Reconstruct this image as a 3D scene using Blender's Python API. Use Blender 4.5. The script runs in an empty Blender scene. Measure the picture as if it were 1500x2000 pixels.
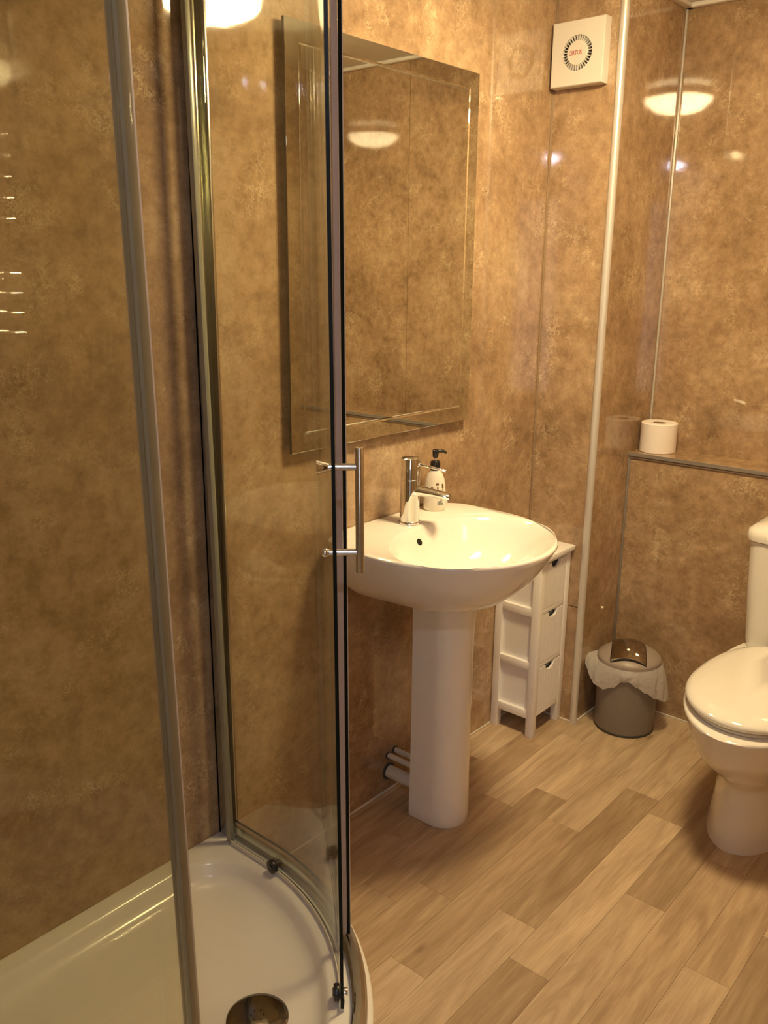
import bpy, bmesh, math, random
from mathutils import Vector, Matrix
random.seed(7)
PI = math.pi
S = bpy.context.scene
C = S.collection

# ------------------------------------------------------------------ camera
cam = bpy.data.cameras.new('camera'); camo = bpy.data.objects.new('camera', cam); C.objects.link(camo)
F_PX, YAW, PITCH, ROLL = 1713.24, math.radians(40.4656), math.radians(-15.3387), math.radians(0.5483)
fwd = Vector((math.cos(YAW)*math.cos(PITCH), math.sin(YAW)*math.cos(PITCH), math.sin(PITCH)))
rgt = Vector((math.sin(YAW), -math.cos(YAW), 0)); upv = rgt.cross(fwd)
R_ = rgt*math.cos(ROLL)+upv*math.sin(ROLL); U_ = upv*math.cos(ROLL)-rgt*math.sin(ROLL)
camo.matrix_world = Matrix(((R_.x, U_.x, -fwd.x, 0.0), (R_.y, U_.y, -fwd.y, -1.4899), (R_.z, U_.z, -fwd.z, 1.5), (0, 0, 0, 1)))
cam.sensor_fit = 'HORIZONTAL'; cam.sensor_width = 36.0; cam.lens = F_PX*36/1500
cam.clip_start = 0.01
cam.dof.use_dof = True; cam.dof.focus_distance = 2.1; cam.dof.aperture_fstop = 18.0
S.camera = camo

# ------------------------------------------------------------------ world, exposure
S.view_settings.view_transform = 'Standard'; S.view_settings.look = 'None'
S.view_settings.gamma = 1.0; S.view_settings.use_curve_mapping = False
S.view_settings.exposure = 0.0
w = bpy.data.worlds.new('world'); S.world = w; w.use_nodes = True
w.node_tree.nodes['Background'].inputs[0].default_value = (0.5, 0.55, 0.6, 1)
w.node_tree.nodes['Background'].inputs[1].default_value = 0.02
LAMP_COL, LAMP_W = (1.0, 0.755, 0.395, 1), 163.0          # warm ceiling dome
SPOT_COL, SPOT_W = (0.84, 0.86, 1.0, 1), 260.0         # cool doorway light
DAY_COL, DAY_W = (0.92, 0.92, 1.0, 1), 5.0            # daylit hall window
try:
    S.cycles.transparent_max_bounces = 24
    S.cycles.max_bounces = 10; S.cycles.glossy_bounces = 8; S.cycles.diffuse_bounces = 6
    S.cycles.sample_clamp_indirect = 250.0; S.cycles.caustics_reflective = False
except Exception:
    pass

# ------------------------------------------------------------------ room constants (metres)
H = 2.306
XE, XB, XH, XC = -0.40, 2.51, 2.775, 2.92       # shower wall, pipe casing, low wall, far wall
YP, YF, YF2 = -0.219, -1.41, -1.56              # casing front, doorway wall, its far face
ZS = 0.916
DX0, DX1, DZ = -0.36, 0.47, 2.22                # doorway

# ------------------------------------------------------------------ materials
def new_mat(name):
    m = bpy.data.materials.new(name); m.use_nodes = True
    nt = m.node_tree; return m, nt, nt.nodes['Principled BSDF']
def N(nt, t, **kw):
    n = nt.nodes.new(t)
    for k, v in kw.items():
        if k in n.inputs: n.inputs[k].default_value = v
        else: setattr(n, k, v)
    return n
def simple(name, col, rough=0.5, metal=0.0, spec=0.5, coat=0.0, var=0.04, scale=30.0):
    m, nt, p = new_mat(name)
    g = N(nt, 'ShaderNodeNewGeometry'); n = N(nt, 'ShaderNodeTexNoise', Scale=scale, Detail=4.0)
    nt.links.new(g.outputs['Position'], n.inputs['Vector'])
    r = N(nt, 'ShaderNodeValToRGB'); r.color_ramp.elements[0].position = .3; r.color_ramp.elements[1].position = .7
    r.color_ramp.elements[0].color = tuple(c*(1-var) for c in col)+(1,); r.color_ramp.elements[1].color = tuple(min(1, c*(1+var)) for c in col)+(1,)
    nt.links.new(n.outputs['Fac'], r.inputs['Fac']); nt.links.new(r.outputs['Color'], p.inputs['Base Color'])
    p.inputs['Roughness'].default_value = rough; p.inputs['Metallic'].default_value = metal
    p.inputs['Specular IOR Level'].default_value = spec; p.inputs['Coat Weight'].default_value = coat
    p.inputs['Coat Roughness'].default_value = 0.03
    return m
def emission(name, col, s):
    m = bpy.data.materials.new(name); m.use_nodes = True; nt = m.node_tree; nt.nodes.clear()
    e = N(nt, 'ShaderNodeEmission', Color=col, Strength=s); o = N(nt, 'ShaderNodeOutputMaterial')
    nt.links.new(e.outputs[0], o.inputs[0]); return m

def laminate():
    m, nt, p = new_mat('stone_laminate'); L = nt.links.new
    g = N(nt, 'ShaderNodeNewGeometry')
    # cloudy mottling
    n1 = N(nt, 'ShaderNodeTexNoise', Scale=3.6, Detail=12.0, Roughness=0.66, Distortion=0.35); L(g.outputs['Position'], n1.inputs['Vector'])
    r1 = N(nt, 'ShaderNodeValToRGB'); cr = r1.color_ramp
    cr.elements[0].position = .33; cr.elements[0].color = (.290, .193, .113, 1)
    cr.elements[1].position = .68; cr.elements[1].color = (.515, .378, .242, 1)
    e = cr.elements.new(.50); e.color = (.415, .284, .172, 1)
    L(n1.outputs['Fac'], r1.inputs['Fac'])
    # fine grit
    n2 = N(nt, 'ShaderNodeTexNoise', Scale=26.0, Detail=10.0, Roughness=0.75); L(g.outputs['Position'], n2.inputs['Vector'])
    r2 = N(nt, 'ShaderNodeValToRGB'); r2.color_ramp.elements[0].position = .30; r2.color_ramp.elements[1].position = .66
    r2.color_ramp.elements[0].color = (.60, .56, .51, 1); r2.color_ramp.elements[1].color = (1.15, 1.15, 1.14, 1)
    L(n2.outputs['Fac'], r2.inputs['Fac'])
    mul = N(nt, 'ShaderNodeMix', data_type='RGBA', blend_type='MULTIPLY'); mul.inputs[0].default_value = 1.0
    L(r1.outputs['Color'], mul.inputs[6]); L(r2.outputs['Color'], mul.inputs[7])
    # pale broken scribbles in clusters
    n3 = N(nt, 'ShaderNodeTexNoise', Scale=62.0, Detail=7.0, Roughness=0.68, Distortion=0.4); L(g.outputs['Position'], n3.inputs['Vector'])
    a = N(nt, 'ShaderNodeMath', operation='SUBTRACT'); a.inputs[1].default_value = .5; L(n3.outputs['Fac'], a.inputs[0])
    b = N(nt, 'ShaderNodeMath', operation='ABSOLUTE'); L(a.outputs[0], b.inputs[0])
    rv = N(nt, 'ShaderNodeMapRange'); rv.inputs[1].default_value = 0.0; rv.inputs[2].default_value = 0.055; rv.inputs[3].default_value = 1.0; rv.inputs[4].default_value = 0.0
    L(b.outputs[0], rv.inputs[0])
    n4 = N(nt, 'ShaderNodeTexNoise', Scale=7.0, Detail=10.0, Roughness=0.78); n4.noise_dimensions = '4D'; n4.inputs['W'].default_value = 3.7; L(g.outputs['Position'], n4.inputs['Vector'])
    rm = N(nt, 'ShaderNodeMapRange'); rm.inputs[1].default_value = .515; rm.inputs[2].default_value = .66; rm.inputs[3].default_value = 0.0; rm.inputs[4].default_value = 0.95
    L(n4.outputs['Fac'], rm.inputs[0])
    vm = N(nt, 'ShaderNodeMath', operation='MULTIPLY'); L(rv.outputs[0], vm.inputs[0]); L(rm.outputs[0], vm.inputs[1])
    mix = N(nt, 'ShaderNodeMix', data_type='RGBA'); L(vm.outputs[0], mix.inputs[0]); L(mul.outputs[2], mix.inputs[6]); mix.inputs[7].default_value = (.72, .58, .38, 1)
    # dark small pits
    n5 = N(nt, 'ShaderNodeTexNoise', Scale=60.0, Detail=3.0, Roughness=0.6); L(g.outputs['Position'], n5.inputs['Vector'])
    rp = N(nt, 'ShaderNodeMapRange'); rp.inputs[1].default_value = .66; rp.inputs[2].default_value = .76; rp.inputs[3].default_value = 0.0; rp.inputs[4].default_value = 0.45
    L(n5.outputs['Fac'], rp.inputs[0])
    mix2 = N(nt, 'ShaderNodeMix', data_type='RGBA'); L(rp.outputs[0], mix2.inputs[0]); L(mix.outputs[2], mix2.inputs[6]); mix2.inputs[7].default_value = (.17, .10, .055, 1)
    L(mix2.outputs[2], p.inputs['Base Color'])
    p.inputs['Roughness'].default_value = 0.045; p.inputs['Specular IOR Level'].default_value = 0.75
    bp = N(nt, 'ShaderNodeBump', Strength=0.012, Distance=0.004)
    n6 = N(nt, 'ShaderNodeTexNoise', Scale=45.0, Detail=2.0); L(g.outputs['Position'], n6.inputs['Vector']); L(n6.outputs['Fac'], bp.inputs['Height'])
    L(bp.outputs[0], p.inputs['Normal'])
    return m

def plank_mat():
    m, nt, p = new_mat('oak_vinyl_plank'); L = nt.links.new
    oi = N(nt, 'ShaderNodeObjectInfo'); g = N(nt, 'ShaderNodeNewGeometry')
    off = N(nt, 'ShaderNodeVectorMath', operation='SCALE'); off.inputs[0].default_value = (37.0, 91.0, 13.0); L(oi.outputs['Random'], off.inputs['Scale'])
    add = N(nt, 'ShaderNodeVectorMath', operation='ADD'); L(g.outputs['Position'], add.inputs[0]); L(off.outputs[0], add.inputs[1])
    mp = N(nt, 'ShaderNodeMapping'); mp.inputs['Scale'].default_value = (2.6, 17.0, 1.0); L(add.outputs[0], mp.inputs['Vector'])
    n1 = N(nt, 'ShaderNodeTexNoise', Scale=1.0, Detail=5.0, Roughness=0.55, Distortion=1.3); L(mp.outputs[0], n1.inputs['Vector'])
    r1 = N(nt, 'ShaderNodeValToRGB'); r1.color_ramp.elements[0].position = .30; r1.color_ramp.elements[1].position = .68
    r1.color_ramp.elements[0].color = (.70, .65, .60, 1); r1.color_ramp.elements[1].color = (1.10, 1.10, 1.09, 1); L(n1.outputs['Fac'], r1.inputs['Fac'])
    mp2 = N(nt, 'ShaderNodeMapping'); mp2.inputs['Scale'].default_value = (9.0, 160.0, 1.0); L(add.outputs[0], mp2.inputs['Vector'])
    n2 = N(nt, 'ShaderNodeTexNoise', Scale=1.0, Detail=4.0, Roughness=0.6); L(mp2.outputs[0], n2.inputs['Vector'])
    r2 = N(nt, 'ShaderNodeValToRGB'); r2.color_ramp.elements[0].position = .30; r2.color_ramp.elements[1].position = .65
    r2.color_ramp.elements[0].color = (.86, .83, .80, 1); r2.color_ramp.elements[1].color = (1.04, 1.04, 1.04, 1); L(n2.outputs['Fac'], r2.inputs['Fac'])
    # occasional knots
    mp3 = N(nt, 'ShaderNodeMapping'); mp3.inputs['Scale'].default_value = (3.4, 9.0, 1.0); L(add.outputs[0], mp3.inputs['Vector'])
    v = N(nt, 'ShaderNodeTexVoronoi', Scale=1.0); L(mp3.outputs[0], v.inputs['Vector'])
    rk = N(nt, 'ShaderNodeMapRange'); rk.inputs[1].default_value = 0.03; rk.inputs[2].default_value = .10; rk.inputs[3].default_value = .55; rk.inputs[4].default_value = 0.0; L(v.outputs['Distance'], rk.inputs[0])
    m1 = N(nt, 'ShaderNodeMix', data_type='RGBA', blend_type='MULTIPLY'); m1.inputs[0].default_value = 1; L(oi.outputs['Color'], m1.inputs[6]); L(r1.outputs['Color'], m1.inputs[7])
    m2 = N(nt, 'ShaderNodeMix', data_type='RGBA', blend_type='MULTIPLY'); m2.inputs[0].default_value = 1; L(m1.outputs[2], m2.inputs[6]); L(r2.outputs['Color'], m2.inputs[7])
    m3 = N(nt, 'ShaderNodeMix', data_type='RGBA'); L(rk.outputs[0], m3.inputs[0]); L(m2.outputs[2], m3.inputs[6]); m3.inputs[7].default_value = (.16, .095, .05, 1)
    L(m3.outputs[2], p.inputs['Base Color']); p.inputs['Roughness'].default_value = .42; p.inputs['Specular IOR Level'].default_value = .35
    return m

def thin_glass(name, tint):
    m = bpy.data.materials.new(name); m.use_nodes = True; nt = m.node_tree; nt.nodes.clear(); L = nt.links.new
    t = N(nt, 'ShaderNodeBsdfTransparent', Color=tint); gl = N(nt, 'ShaderNodeBsdfGlossy', Roughness=0.015, Color=(1, 1, 1, 1))
    lw = N(nt, 'ShaderNodeLayerWeight', Blend=0.5)
    pw = N(nt, 'ShaderNodeMath', operation='POWER'); L(lw.outputs['Facing'], pw.inputs[0]); pw.inputs[1].default_value = 5.0
    mr = N(nt, 'ShaderNodeMapRange'); mr.inputs[3].default_value = 0.04; mr.inputs[4].default_value = 1.0; L(pw.outputs[0], mr.inputs[0])
    mx = N(nt, 'ShaderNodeMixShader'); L(mr.outputs[0], mx.inputs[0]); L(t.outputs[0], mx.inputs[1]); L(gl.outputs[0], mx.inputs[2])
    o = N(nt, 'ShaderNodeOutputMaterial'); L(mx.outputs[0], o.inputs[0]); return m

def film():
    m = bpy.data.materials.new('bin_liner_film'); m.use_nodes = True; nt = m.node_tree; nt.nodes.clear(); L = nt.links.new
    g = N(nt, 'ShaderNodeNewGeometry'); n = N(nt, 'ShaderNodeTexNoise', Scale=32.0, Detail=4.0, Distortion=1.5); L(g.outputs['Position'], n.inputs['Vector'])
    bp = N(nt, 'ShaderNodeBump', Strength=0.4, Distance=0.010); L(n.outputs['Fac'], bp.inputs['Height'])
    d = N(nt, 'ShaderNodeBsdfDiffuse', Color=(.92, .90, .88, 1)); tl = N(nt, 'ShaderNodeBsdfTranslucent', Color=(.75, .73, .7, 1)); t = N(nt, 'ShaderNodeBsdfTransparent', Color=(.95, .95, .95, 1))
    gl = N(nt, 'ShaderNodeBsdfGlossy', Roughness=.3)
    for s in (d, tl, gl): L(bp.outputs[0], s.inputs['Normal'])
    a = N(nt, 'ShaderNodeMixShader'); a.inputs[0].default_value = .35; L(d.outputs[0], a.inputs[1]); L(tl.outputs[0], a.inputs[2])
    b = N(nt, 'ShaderNodeMixShader'); b.inputs[0].default_value = .22; L(a.outputs[0], b.inputs[1]); L(t.outputs[0], b.inputs[2])
    c = N(nt, 'ShaderNodeMixShader'); c.inputs[0].default_value = .06; L(b.outputs[0], c.inputs[1]); L(gl.outputs[0], c.inputs[2])
    o = N(nt, 'ShaderNodeOutputMaterial'); L(c.outputs[0], o.inputs[0]); return m

LAM = laminate(); PLANK = plank_mat()
CERAMIC = simple('white_ceramic', (.84, .82, .77), .10, 0, .5, .4, .01)
ACRYLIC = simple('white_acrylic', (.80, .77, .71), .16, 0, .5, 0, .01)
WHITEP = simple('white_plastic', (.70, .67, .62), .35, 0, .45, 0, .01)
PAINT = simple('white_painted_wood', (.87, .86, .85), .45, 0, .4, 0, .02)
CEIL = simple('ceiling_paint', (.74, .72, .68), .8, 0, .2, 0, .02)
CHROME = simple('chrome', (.82, .82, .82), .04, 1, .5, 0, .01)
STEEL = simple('brushed_steel', (.62, .60, .57), .22, 1, .5, 0, .05, 120)
ALU = simple('polished_aluminium', (.50, .49, .47), .20, 1, .5, 0, .03)
DKCHROME = simple('smoked_chrome', (.46, .42, .35), .07, 1, .5, 0, .02)
DRAINCH = simple('dark_drain_chrome', (.27, .25, .22), .10, 1, .5, 0, .02)
MIRROR = simple('mirror_silver', (.86, .88, .84), .0, 1, .5, 0, .0)
BEVEL = simple('mirror_bevel_silver', (.82, .85, .80), .0, 1, .5, 0, .0)
DARKEDGE = simple('glass_edge_dark_green', (.006, .009, .007), .35, 0, .12, 0, .1)
SEAL = simple('grey_magnetic_seal', (.52, .45, .43), .35, 0, .4, 0, .05)
PVC = simple('greenish_pvc_seal', (.30, .29, .22), .25, 0, .5, 0, .05)
TRIMB = simple('brown_joint_trim', (.30, .215, .14), .3, 0, .5, 0, .05)
EDGEPALE = simple('pale_green_glass_edge', (.40, .37, .27), .25, 0, .5, 0, .05)
CLEARSEAL = thin_glass('clear_pvc_seal', (.80, .80, .68, 1))
GLASS = thin_glass('shower_glass', (.950, .955, .925, 1))
BLACKP = simple('black_plastic', (.012, .011, .011), .3, 0, .5, 0, .1)
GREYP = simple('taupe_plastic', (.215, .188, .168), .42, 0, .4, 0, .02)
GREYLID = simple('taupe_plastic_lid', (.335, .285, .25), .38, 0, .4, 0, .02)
DARKGREY = simple('dark_grey_plastic', (.05, .045, .04), .5, 0, .4, 0, .05)
TRIMW = simple('satin_white_trim', (.68, .66, .63), .34, .40, .5, 0, .01)
TRIMG = simple('grey_trim', (.29, .26, .235), .3, .3, .5, 0, .02)
SHELFEDGE = simple('shelf_edge_brown', (.21, .16, .115), .35, 0, .4, 0, .05)
SEALANT = simple('cream_sealant', (.72, .68, .60), .5, 0, .3, 0, .03)
PAPER = simple('tissue_paper', (.86, .80, .75), .9, 0, .1, 0, .02, 200)
CARD = simple('cardboard', (.30, .22, .15), .8, 0, .1, 0, .05, 100)
SOAPB = simple('soap_bottle_plastic', (.80, .75, .66), .25, 0, .5, 0, .02)
PRINTBR = simple('brown_print', (.16, .09, .05), .5, 0, .3, 0, .25, 160)
PRINTRED = simple('red_print', (.45, .045, .03), .5, 0, .3, 0, .05)
PRINTDK = simple('dark_print', (.05, .055, .05), .5, 0, .3, 0, .2, 200)
PIPE = simple('white_pipe_plastic', (.66, .63, .56), .35, 0, .4, 0, .03)
CARPET = simple('hall_carpet', (.22, .20, .19), .95, 0, .1, 0, .2, 300)
HALLPAINT = simple('hall_paint', (.62, .60, .57), .8, 0, .2, 0, .02)
FILM = film()
DOME = emission('lamp_dome_glow', LAMP_COL, LAMP_W)
HALO = emission('lamp_upper_glow', LAMP_COL, LAMP_W*0.22)
DAYPANE = emission('daylit_pane', DAY_COL, DAY_W)
SPOT = emission('doorway_lamp_glow', SPOT_COL, SPOT_W)

# ------------------------------------------------------------------ mesh helpers
def V(*a): return Vector(a)
ORG = {}
def obj(name, bm, mats, parent=None, smooth=True, angle=35, loc=None):
    """link bm (in world coordinates) as one mesh object; children share their parent's origin"""
    org = ORG[parent.name] if parent else (Vector(loc) if loc is not None else Vector((0, 0, 0)))
    bmesh.ops.translate(bm, verts=bm.verts, vec=-org)
    bmesh.ops.recalc_face_normals(bm, faces=bm.faces)
    me = bpy.data.meshes.new(name); bm.to_mesh(me); bm.free()
    for m in (mats if isinstance(mats, (list, tuple)) else [mats]): me.materials.append(m)
    if smooth:
        for p in me.polygons: p.use_smooth = True
        me.set_sharp_from_angle(angle=math.radians(angle))
    o = bpy.data.objects.new(name, me); C.objects.link(o)
    if parent: o.parent = parent
    else: o.location = org
    ORG[o.name] = org
    return o
def thing(name, label, cat, loc, group=None):
    o = bpy.data.objects.new(name, None); o.empty_display_size = .05; C.objects.link(o); o.location = loc
    ORG[o.name] = Vector(loc); return tag(o, label, cat, group)
def tag(o, label, cat, group=None):
    o['label'] = label; o['category'] = cat
    if group: o['group'] = group
    return o
def struct(o): o['kind'] = 'structure'; return o
def box(bm, a, b, bev=0.0, seg=2, mi=0):
    a, b = [min(a[i], b[i]) for i in range(3)], [max(a[i], b[i]) for i in range(3)]
    r = bmesh.ops.create_cube(bm, size=1.0)['verts']
    for v in r: v.co = Vector([(a[i]+b[i])/2 + v.co[i]*(b[i]-a[i]) for i in range(3)])
    fs = {f for v in r for f in v.link_faces}
    for f in fs: f.material_index = mi
    if bev > 0:
        es = list({e for v in r for e in v.link_edges})
        q = bmesh.ops.bevel(bm, geom=es, offset=bev, segments=seg, affect='EDGES', profile=.5, clamp_overlap=True)
        for f in q['faces']: f.material_index = mi
def B(*boxes, bev=0.0, seg=2):
    bm = bmesh.new()
    for a, b in boxes: box(bm, a, b, bev, seg)
    return bm
def loft(bm, rings, cap0=True, cap1=True, closed=True, mi=0):
    vs = [[bm.verts.new(p) for p in r] for r in rings]; n = len(rings[0])
    for i in range(len(vs)-1):
        for j in range(n if closed else n-1):
            k = (j+1) % n
            f = bm.faces.new((vs[i][j], vs[i][k], vs[i+1][k], vs[i+1][j])); f.material_index = mi
    if cap0: bm.faces.new(vs[0][::-1]).material_index = mi
    if cap1: bm.faces.new(vs[-1]).material_index = mi
    return vs
def frame(d):
    d = Vector(d).normalized(); u = d.orthogonal().normalized(); return d, u, d.cross(u)
def rod(bm, p, q, r, r2=None, n=20, bev=0.0, mi=0, caps=True):
    p, q = Vector(p), Vector(q); r2 = r if r2 is None else r2
    d, u, v = frame(q-p); L = (q-p).length
    st = [(0, r), (L, r2)] if bev <= 0 else [(0, r-bev), (bev*.3, r-bev*.3), (bev, r), (L-bev, r2), (L-bev*.3, r2-bev*.3), (L, r2-bev)]
    loft(bm, [[p+d*t+(u*math.cos(a)+v*math.sin(a))*rr for a in [2*PI*i/n for i in range(n)]] for t, rr in st], caps, caps, mi=mi)
def lathe(bm, c, prof, n=48, cap0=True, cap1=True, mi=0, sx=1, sy=1):
    c = Vector(c)
    return loft(bm, [[c+V(r*math.cos(2*PI*i/n)*sx, r*math.sin(2*PI*i/n)*sy, z) for i in range(n)] for r, z in prof], cap0, cap1, mi=mi)
def tube(bm, pts, r, n=14, mi=0):
    pts = [Vector(p) for p in pts]; rings = []; u = None
    for i, p in enumerate(pts):
        d = (pts[min(i+1, len(pts)-1)]-pts[max(i-1, 0)]).normalized()
        u = d.orthogonal().normalized() if u is None else (u-d*u.dot(d)).normalized()
        v = d.cross(u); rr = r[i] if isinstance(r, (list, tuple)) else r
        rings.append([p+(u*math.cos(2*PI*k/n)+v*math.sin(2*PI*k/n))*rr for k in range(n)])
    loft(bm, rings, mi=mi)
def sph(bm, c, r, mi=0, n=16):
    q = bmesh.ops.create_uvsphere(bm, u_segments=n, v_segments=n//2, radius=r)
    for v in q['verts']: v.co += Vector(c)
def prism(bm, pts, z0, z1, mi=0):
    loft(bm, [[V(x, y, z0) for x, y in pts], [V(x, y, z1) for x, y in pts]], mi=mi)

# ------------------------------------------------------------------ room shell
floor = struct(obj('floor', B(((XE-.1, YF2-.02, -.10), (XC+.1, .1, -.006))), SHELFEDGE))
floor['label'] = 'oak plank vinyl floor'
ROWH = .1036; Y0 = -.0175
LIGHT, MID, TAN, DARK = (.575, .448, .308), (.508, .385, .256), (.462, .342, .222), (.408, .300, .194)
rows = {0: [(1.2, MID), (2.1, TAN)], 1: [(1.05, TAN), (1.62, MID), (2.30, TAN)],
        2: [(.95, LIGHT), (1.42, MID), (1.95, TAN), (2.42, LIGHT)],
        3: [(.80, MID), (1.515, TAN), (2.082, DARK)],
        4: [(.60, LIGHT), (1.275, LIGHT), (1.970, TAN), (2.66, LIGHT)],
        5: [(.85, LIGHT), (1.567, LIGHT), (2.262, DARK)],
        6: [(.75, MID), (1.449, DARK), (2.184, LIGHT)],
        7: [(1.10, MID), (1.825, LIGHT), (2.449, DARK)],
        8: [(.65, MID), (1.370, LIGHT), (2.091, MID), (2.75, LIGHT)],
        9: [(.95, LIGHT), (1.690, LIGHT), (2.40, MID)],
        10: [(1.15, TAN), (1.900, DARK), (2.60, LIGHT)],
        11: [(.80, MID), (1.50, LIGHT), (2.20, TAN)], 12: [(1.05, LIGHT), (1.78, TAN), (2.50, MID)], 13: [(.70, DARK), (1.40, MID), (2.1, LIGHT)]}
last = {3: LIGHT, 5: LIGHT, 6: TAN, 7: LIGHT}
random.seed(11)
def plank(x0, x1, y0, y1, col):
    o = obj('plank', B(((x0+.0002, y0+.0002, -.006), (x1-.0002, y1-.0002, 0)), bev=.0004, seg=1), PLANK, floor, smooth=False)
    k = random.uniform(.95, 1.05); o.color = (col[0]*k, col[1]*k, col[2]*k, 1)
for k in range(-1, 14):
    y1 = 0.0 if k == -1 else Y0-ROWH*k; y0 = Y0 if k == -1 else max(Y0-ROWH*(k+1), YF2)
    if y1 <= YF2: break
    x = XE; segs = rows.get(k, [(.9, LIGHT), (1.6, MID), (2.3, LIGHT)])
    for xe, col in segs: plank(x, xe, y0, y1, col); x = xe
    plank(x, XC, y0, y1, last.get(k, MID if k % 2 else LIGHT))

T = .08
wb = struct(obj('wall_back', B(((XE-T, 0, -.1), (XC+T, T, H+.05))), LAM))
wl = struct(obj('wall_left', B(((XE-T, YF2, -.1), (XE, 0, H+.05))), LAM))
# far wall of two laminate panels with a hairline joint
wr = struct(obj('wall_right', B(((XC+.012, YF, -.1), (XC+T, 0, H+.05))), DARKGREY))
for a, b in ((0, -.9294), (-.9306, YF)):
    obj('panel', B(((XC, a, 0), (XC+.012, b, H)), bev=.0008, seg=1), LAM, wr, smooth=False)
wf = struct(obj('wall_front', B(((XE, YF2, -.1), (DX0, YF, H+.05)), ((DX1, YF2, -.1), (XC+T, YF, H+.05)), ((DX0, YF2, DZ), (DX1, YF, H+.05))), LAM))
wcs = struct(obj('wall_casing', B(((XB+.012, YP+.012, -.05), (XC, 0, H))), DARKGREY))
obj('panel', B(((XB, YP, .4225), (XB+.012, 0, H)), bev=.0006, seg=1), LAM, wcs, smooth=False)
obj('panel', B(((XB, YP, 0), (XB+.012, 0, .4195)), bev=.0006, seg=1), LAM, wcs, smooth=False)
obj('panel', B(((XB+.012, YP, 0), (XC, YP+.012, H))), LAM, wcs, smooth=False)
wlow = struct(obj('wall_low', B(((XH+.012, YF, -.05), (XC, YP, ZS-.012))), DARKGREY))
obj('panel', B(((XH, YF, 0), (XH+.012, YP, ZS-.010))), LAM, wlow, smooth=False)
obj('ledge', B(((XH-.006, YF, ZS-.010), (XC, YP, ZS)), bev=.001, seg=1), [LAM], wlow, smooth=False)
obj('edge_strip', B(((XH-.0085, YF, ZS-.0125), (XH-.0055, YP, ZS+.0006)), bev=.0008, seg=1), TRIMG, wlow)
obj('lower_bead', B(((XH-.005, YF, ZS-.020), (XH+.001, YP, ZS-.0115)), bev=.0008, seg=1), SHELFEDGE, wlow)
struct(obj('ceiling', B(((XE-T, YF2, H), (XC+T, T, H+.06))), CEIL, smooth=False))
# trims
def trim(n, bm, mat): return struct(obj('trim_%d' % n, bm, mat))
bm = bmesh.new(); rod(bm, (XB+.004, YP+.004, 0), (XB+.004, YP+.004, H), .0125, n=24); trim(1, bm, TRIMW)
trim(2, B(((XB-.005, -.005, 0), (XB, 0, H)), bev=.0015), TRIMB)
trim(3, B(((XC-.009, YP-.007, ZS), (XC, YP, H)), bev=.002), TRIMW)
trim(4, B(((XH-.007, YP-.007, 0), (XH, YP, ZS-.021)), bev=.002), TRIMG)
trim(5, B(((DX1-.02, YF2-.012, 0), (DX1+.06, YF2, DZ+.06)), ((DX0-.02, YF2-.012, 0), (DX0+.02, YF2, DZ+.06)), ((DX0, YF2-.012, DZ-.02), (DX1, YF2, DZ+.06)),
          ((DX1-.02, YF2, 0), (DX1, YF+.004, DZ)), ((DX0, YF2, 0), (DX0+.02, YF+.004, DZ)), ((DX0, YF2, DZ-.02), (DX1, YF+.004, DZ)), bev=.002), PAINT)
struct(obj('trim_6', B(((XC-.025, YF, H-.014), (XC, 0, H)), ((XB, YP-.025, H-.014), (XC, YP, H)), bev=.004), CEIL))
s = .0045
struct(obj('baseboard_back', B(((1.2, -s, 0), (XB, 0, s*1.4)), bev=.0015), SEALANT))
struct(obj('baseboard_casing', B(((XB-s, YP-s, 0), (XB, 0, s*1.3)), ((XB-s, YP-s, 0), (XH, YP, s*1.3)), bev=.0012), SEALANT))
struct(obj('baseboard_right', B(((XH-s, YF, 0), (XH, YP, s*1.3)), bev=.0012), SEALANT))
struct(obj('baseboard_front', B(((DX1+.001, YF, 0), (XH, YF+s, s*1.3)), bev=.0012), SEALANT))
# hall beyond the doorway
struct(obj('floor_hall', B(((-2.2, -3.4, -.1), (2.2, YF2-.02, -.002))), CARPET, smooth=False))
struct(obj('wall_hall', B(((-2.2, -3.48, -.1), (2.2, -3.4, H+.05)), ((-2.28, -3.48, -.1), (-2.2, YF2, H+.05)), ((2.2, -3.48, -.1), (2.28, YF2, H+.05)), ((-2.2, YF2-.06, -.1), (DX0-.02, YF2-.013, H)), ((DX1+.06, YF2-.06, -.1), (2.2, YF2-.013, H))), HALLPAINT, smooth=False))
wy0, wy1, wz0, wz1 = -3.28, -1.72, .42, 2.16
win = struct(obj('window_1', B(((-2.2, wy0, wz0), (-2.17, wy0+.05, wz1)), ((-2.2, wy1-.05, wz0), (-2.17, wy1, wz1)), ((-2.2, wy0, wz0-.05), (-2.15, wy1, wz0+.01)), ((-2.2, wy0, wz1-.03), (-2.17, wy1, wz1+.02)), ((-2.2, (wy0+wy1)/2-.02, wz0), (-2.175, (wy0+wy1)/2+.02, wz1)), bev=.003), PAINT))
for y0, y1 in ((wy0+.05, (wy0+wy1)/2-.02), ((wy0+wy1)/2+.02, wy1-.05)): obj('pane', B(((-2.199, y0, wz0+.01), (-2.190, y1, wz1-.03))), DAYPANE, win, smooth=False)
struct(obj('ceiling_hall', B(((-2.28, -3.48, H), (2.28, YF2-.001, H+.06))), CEIL, smooth=False))

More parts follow.
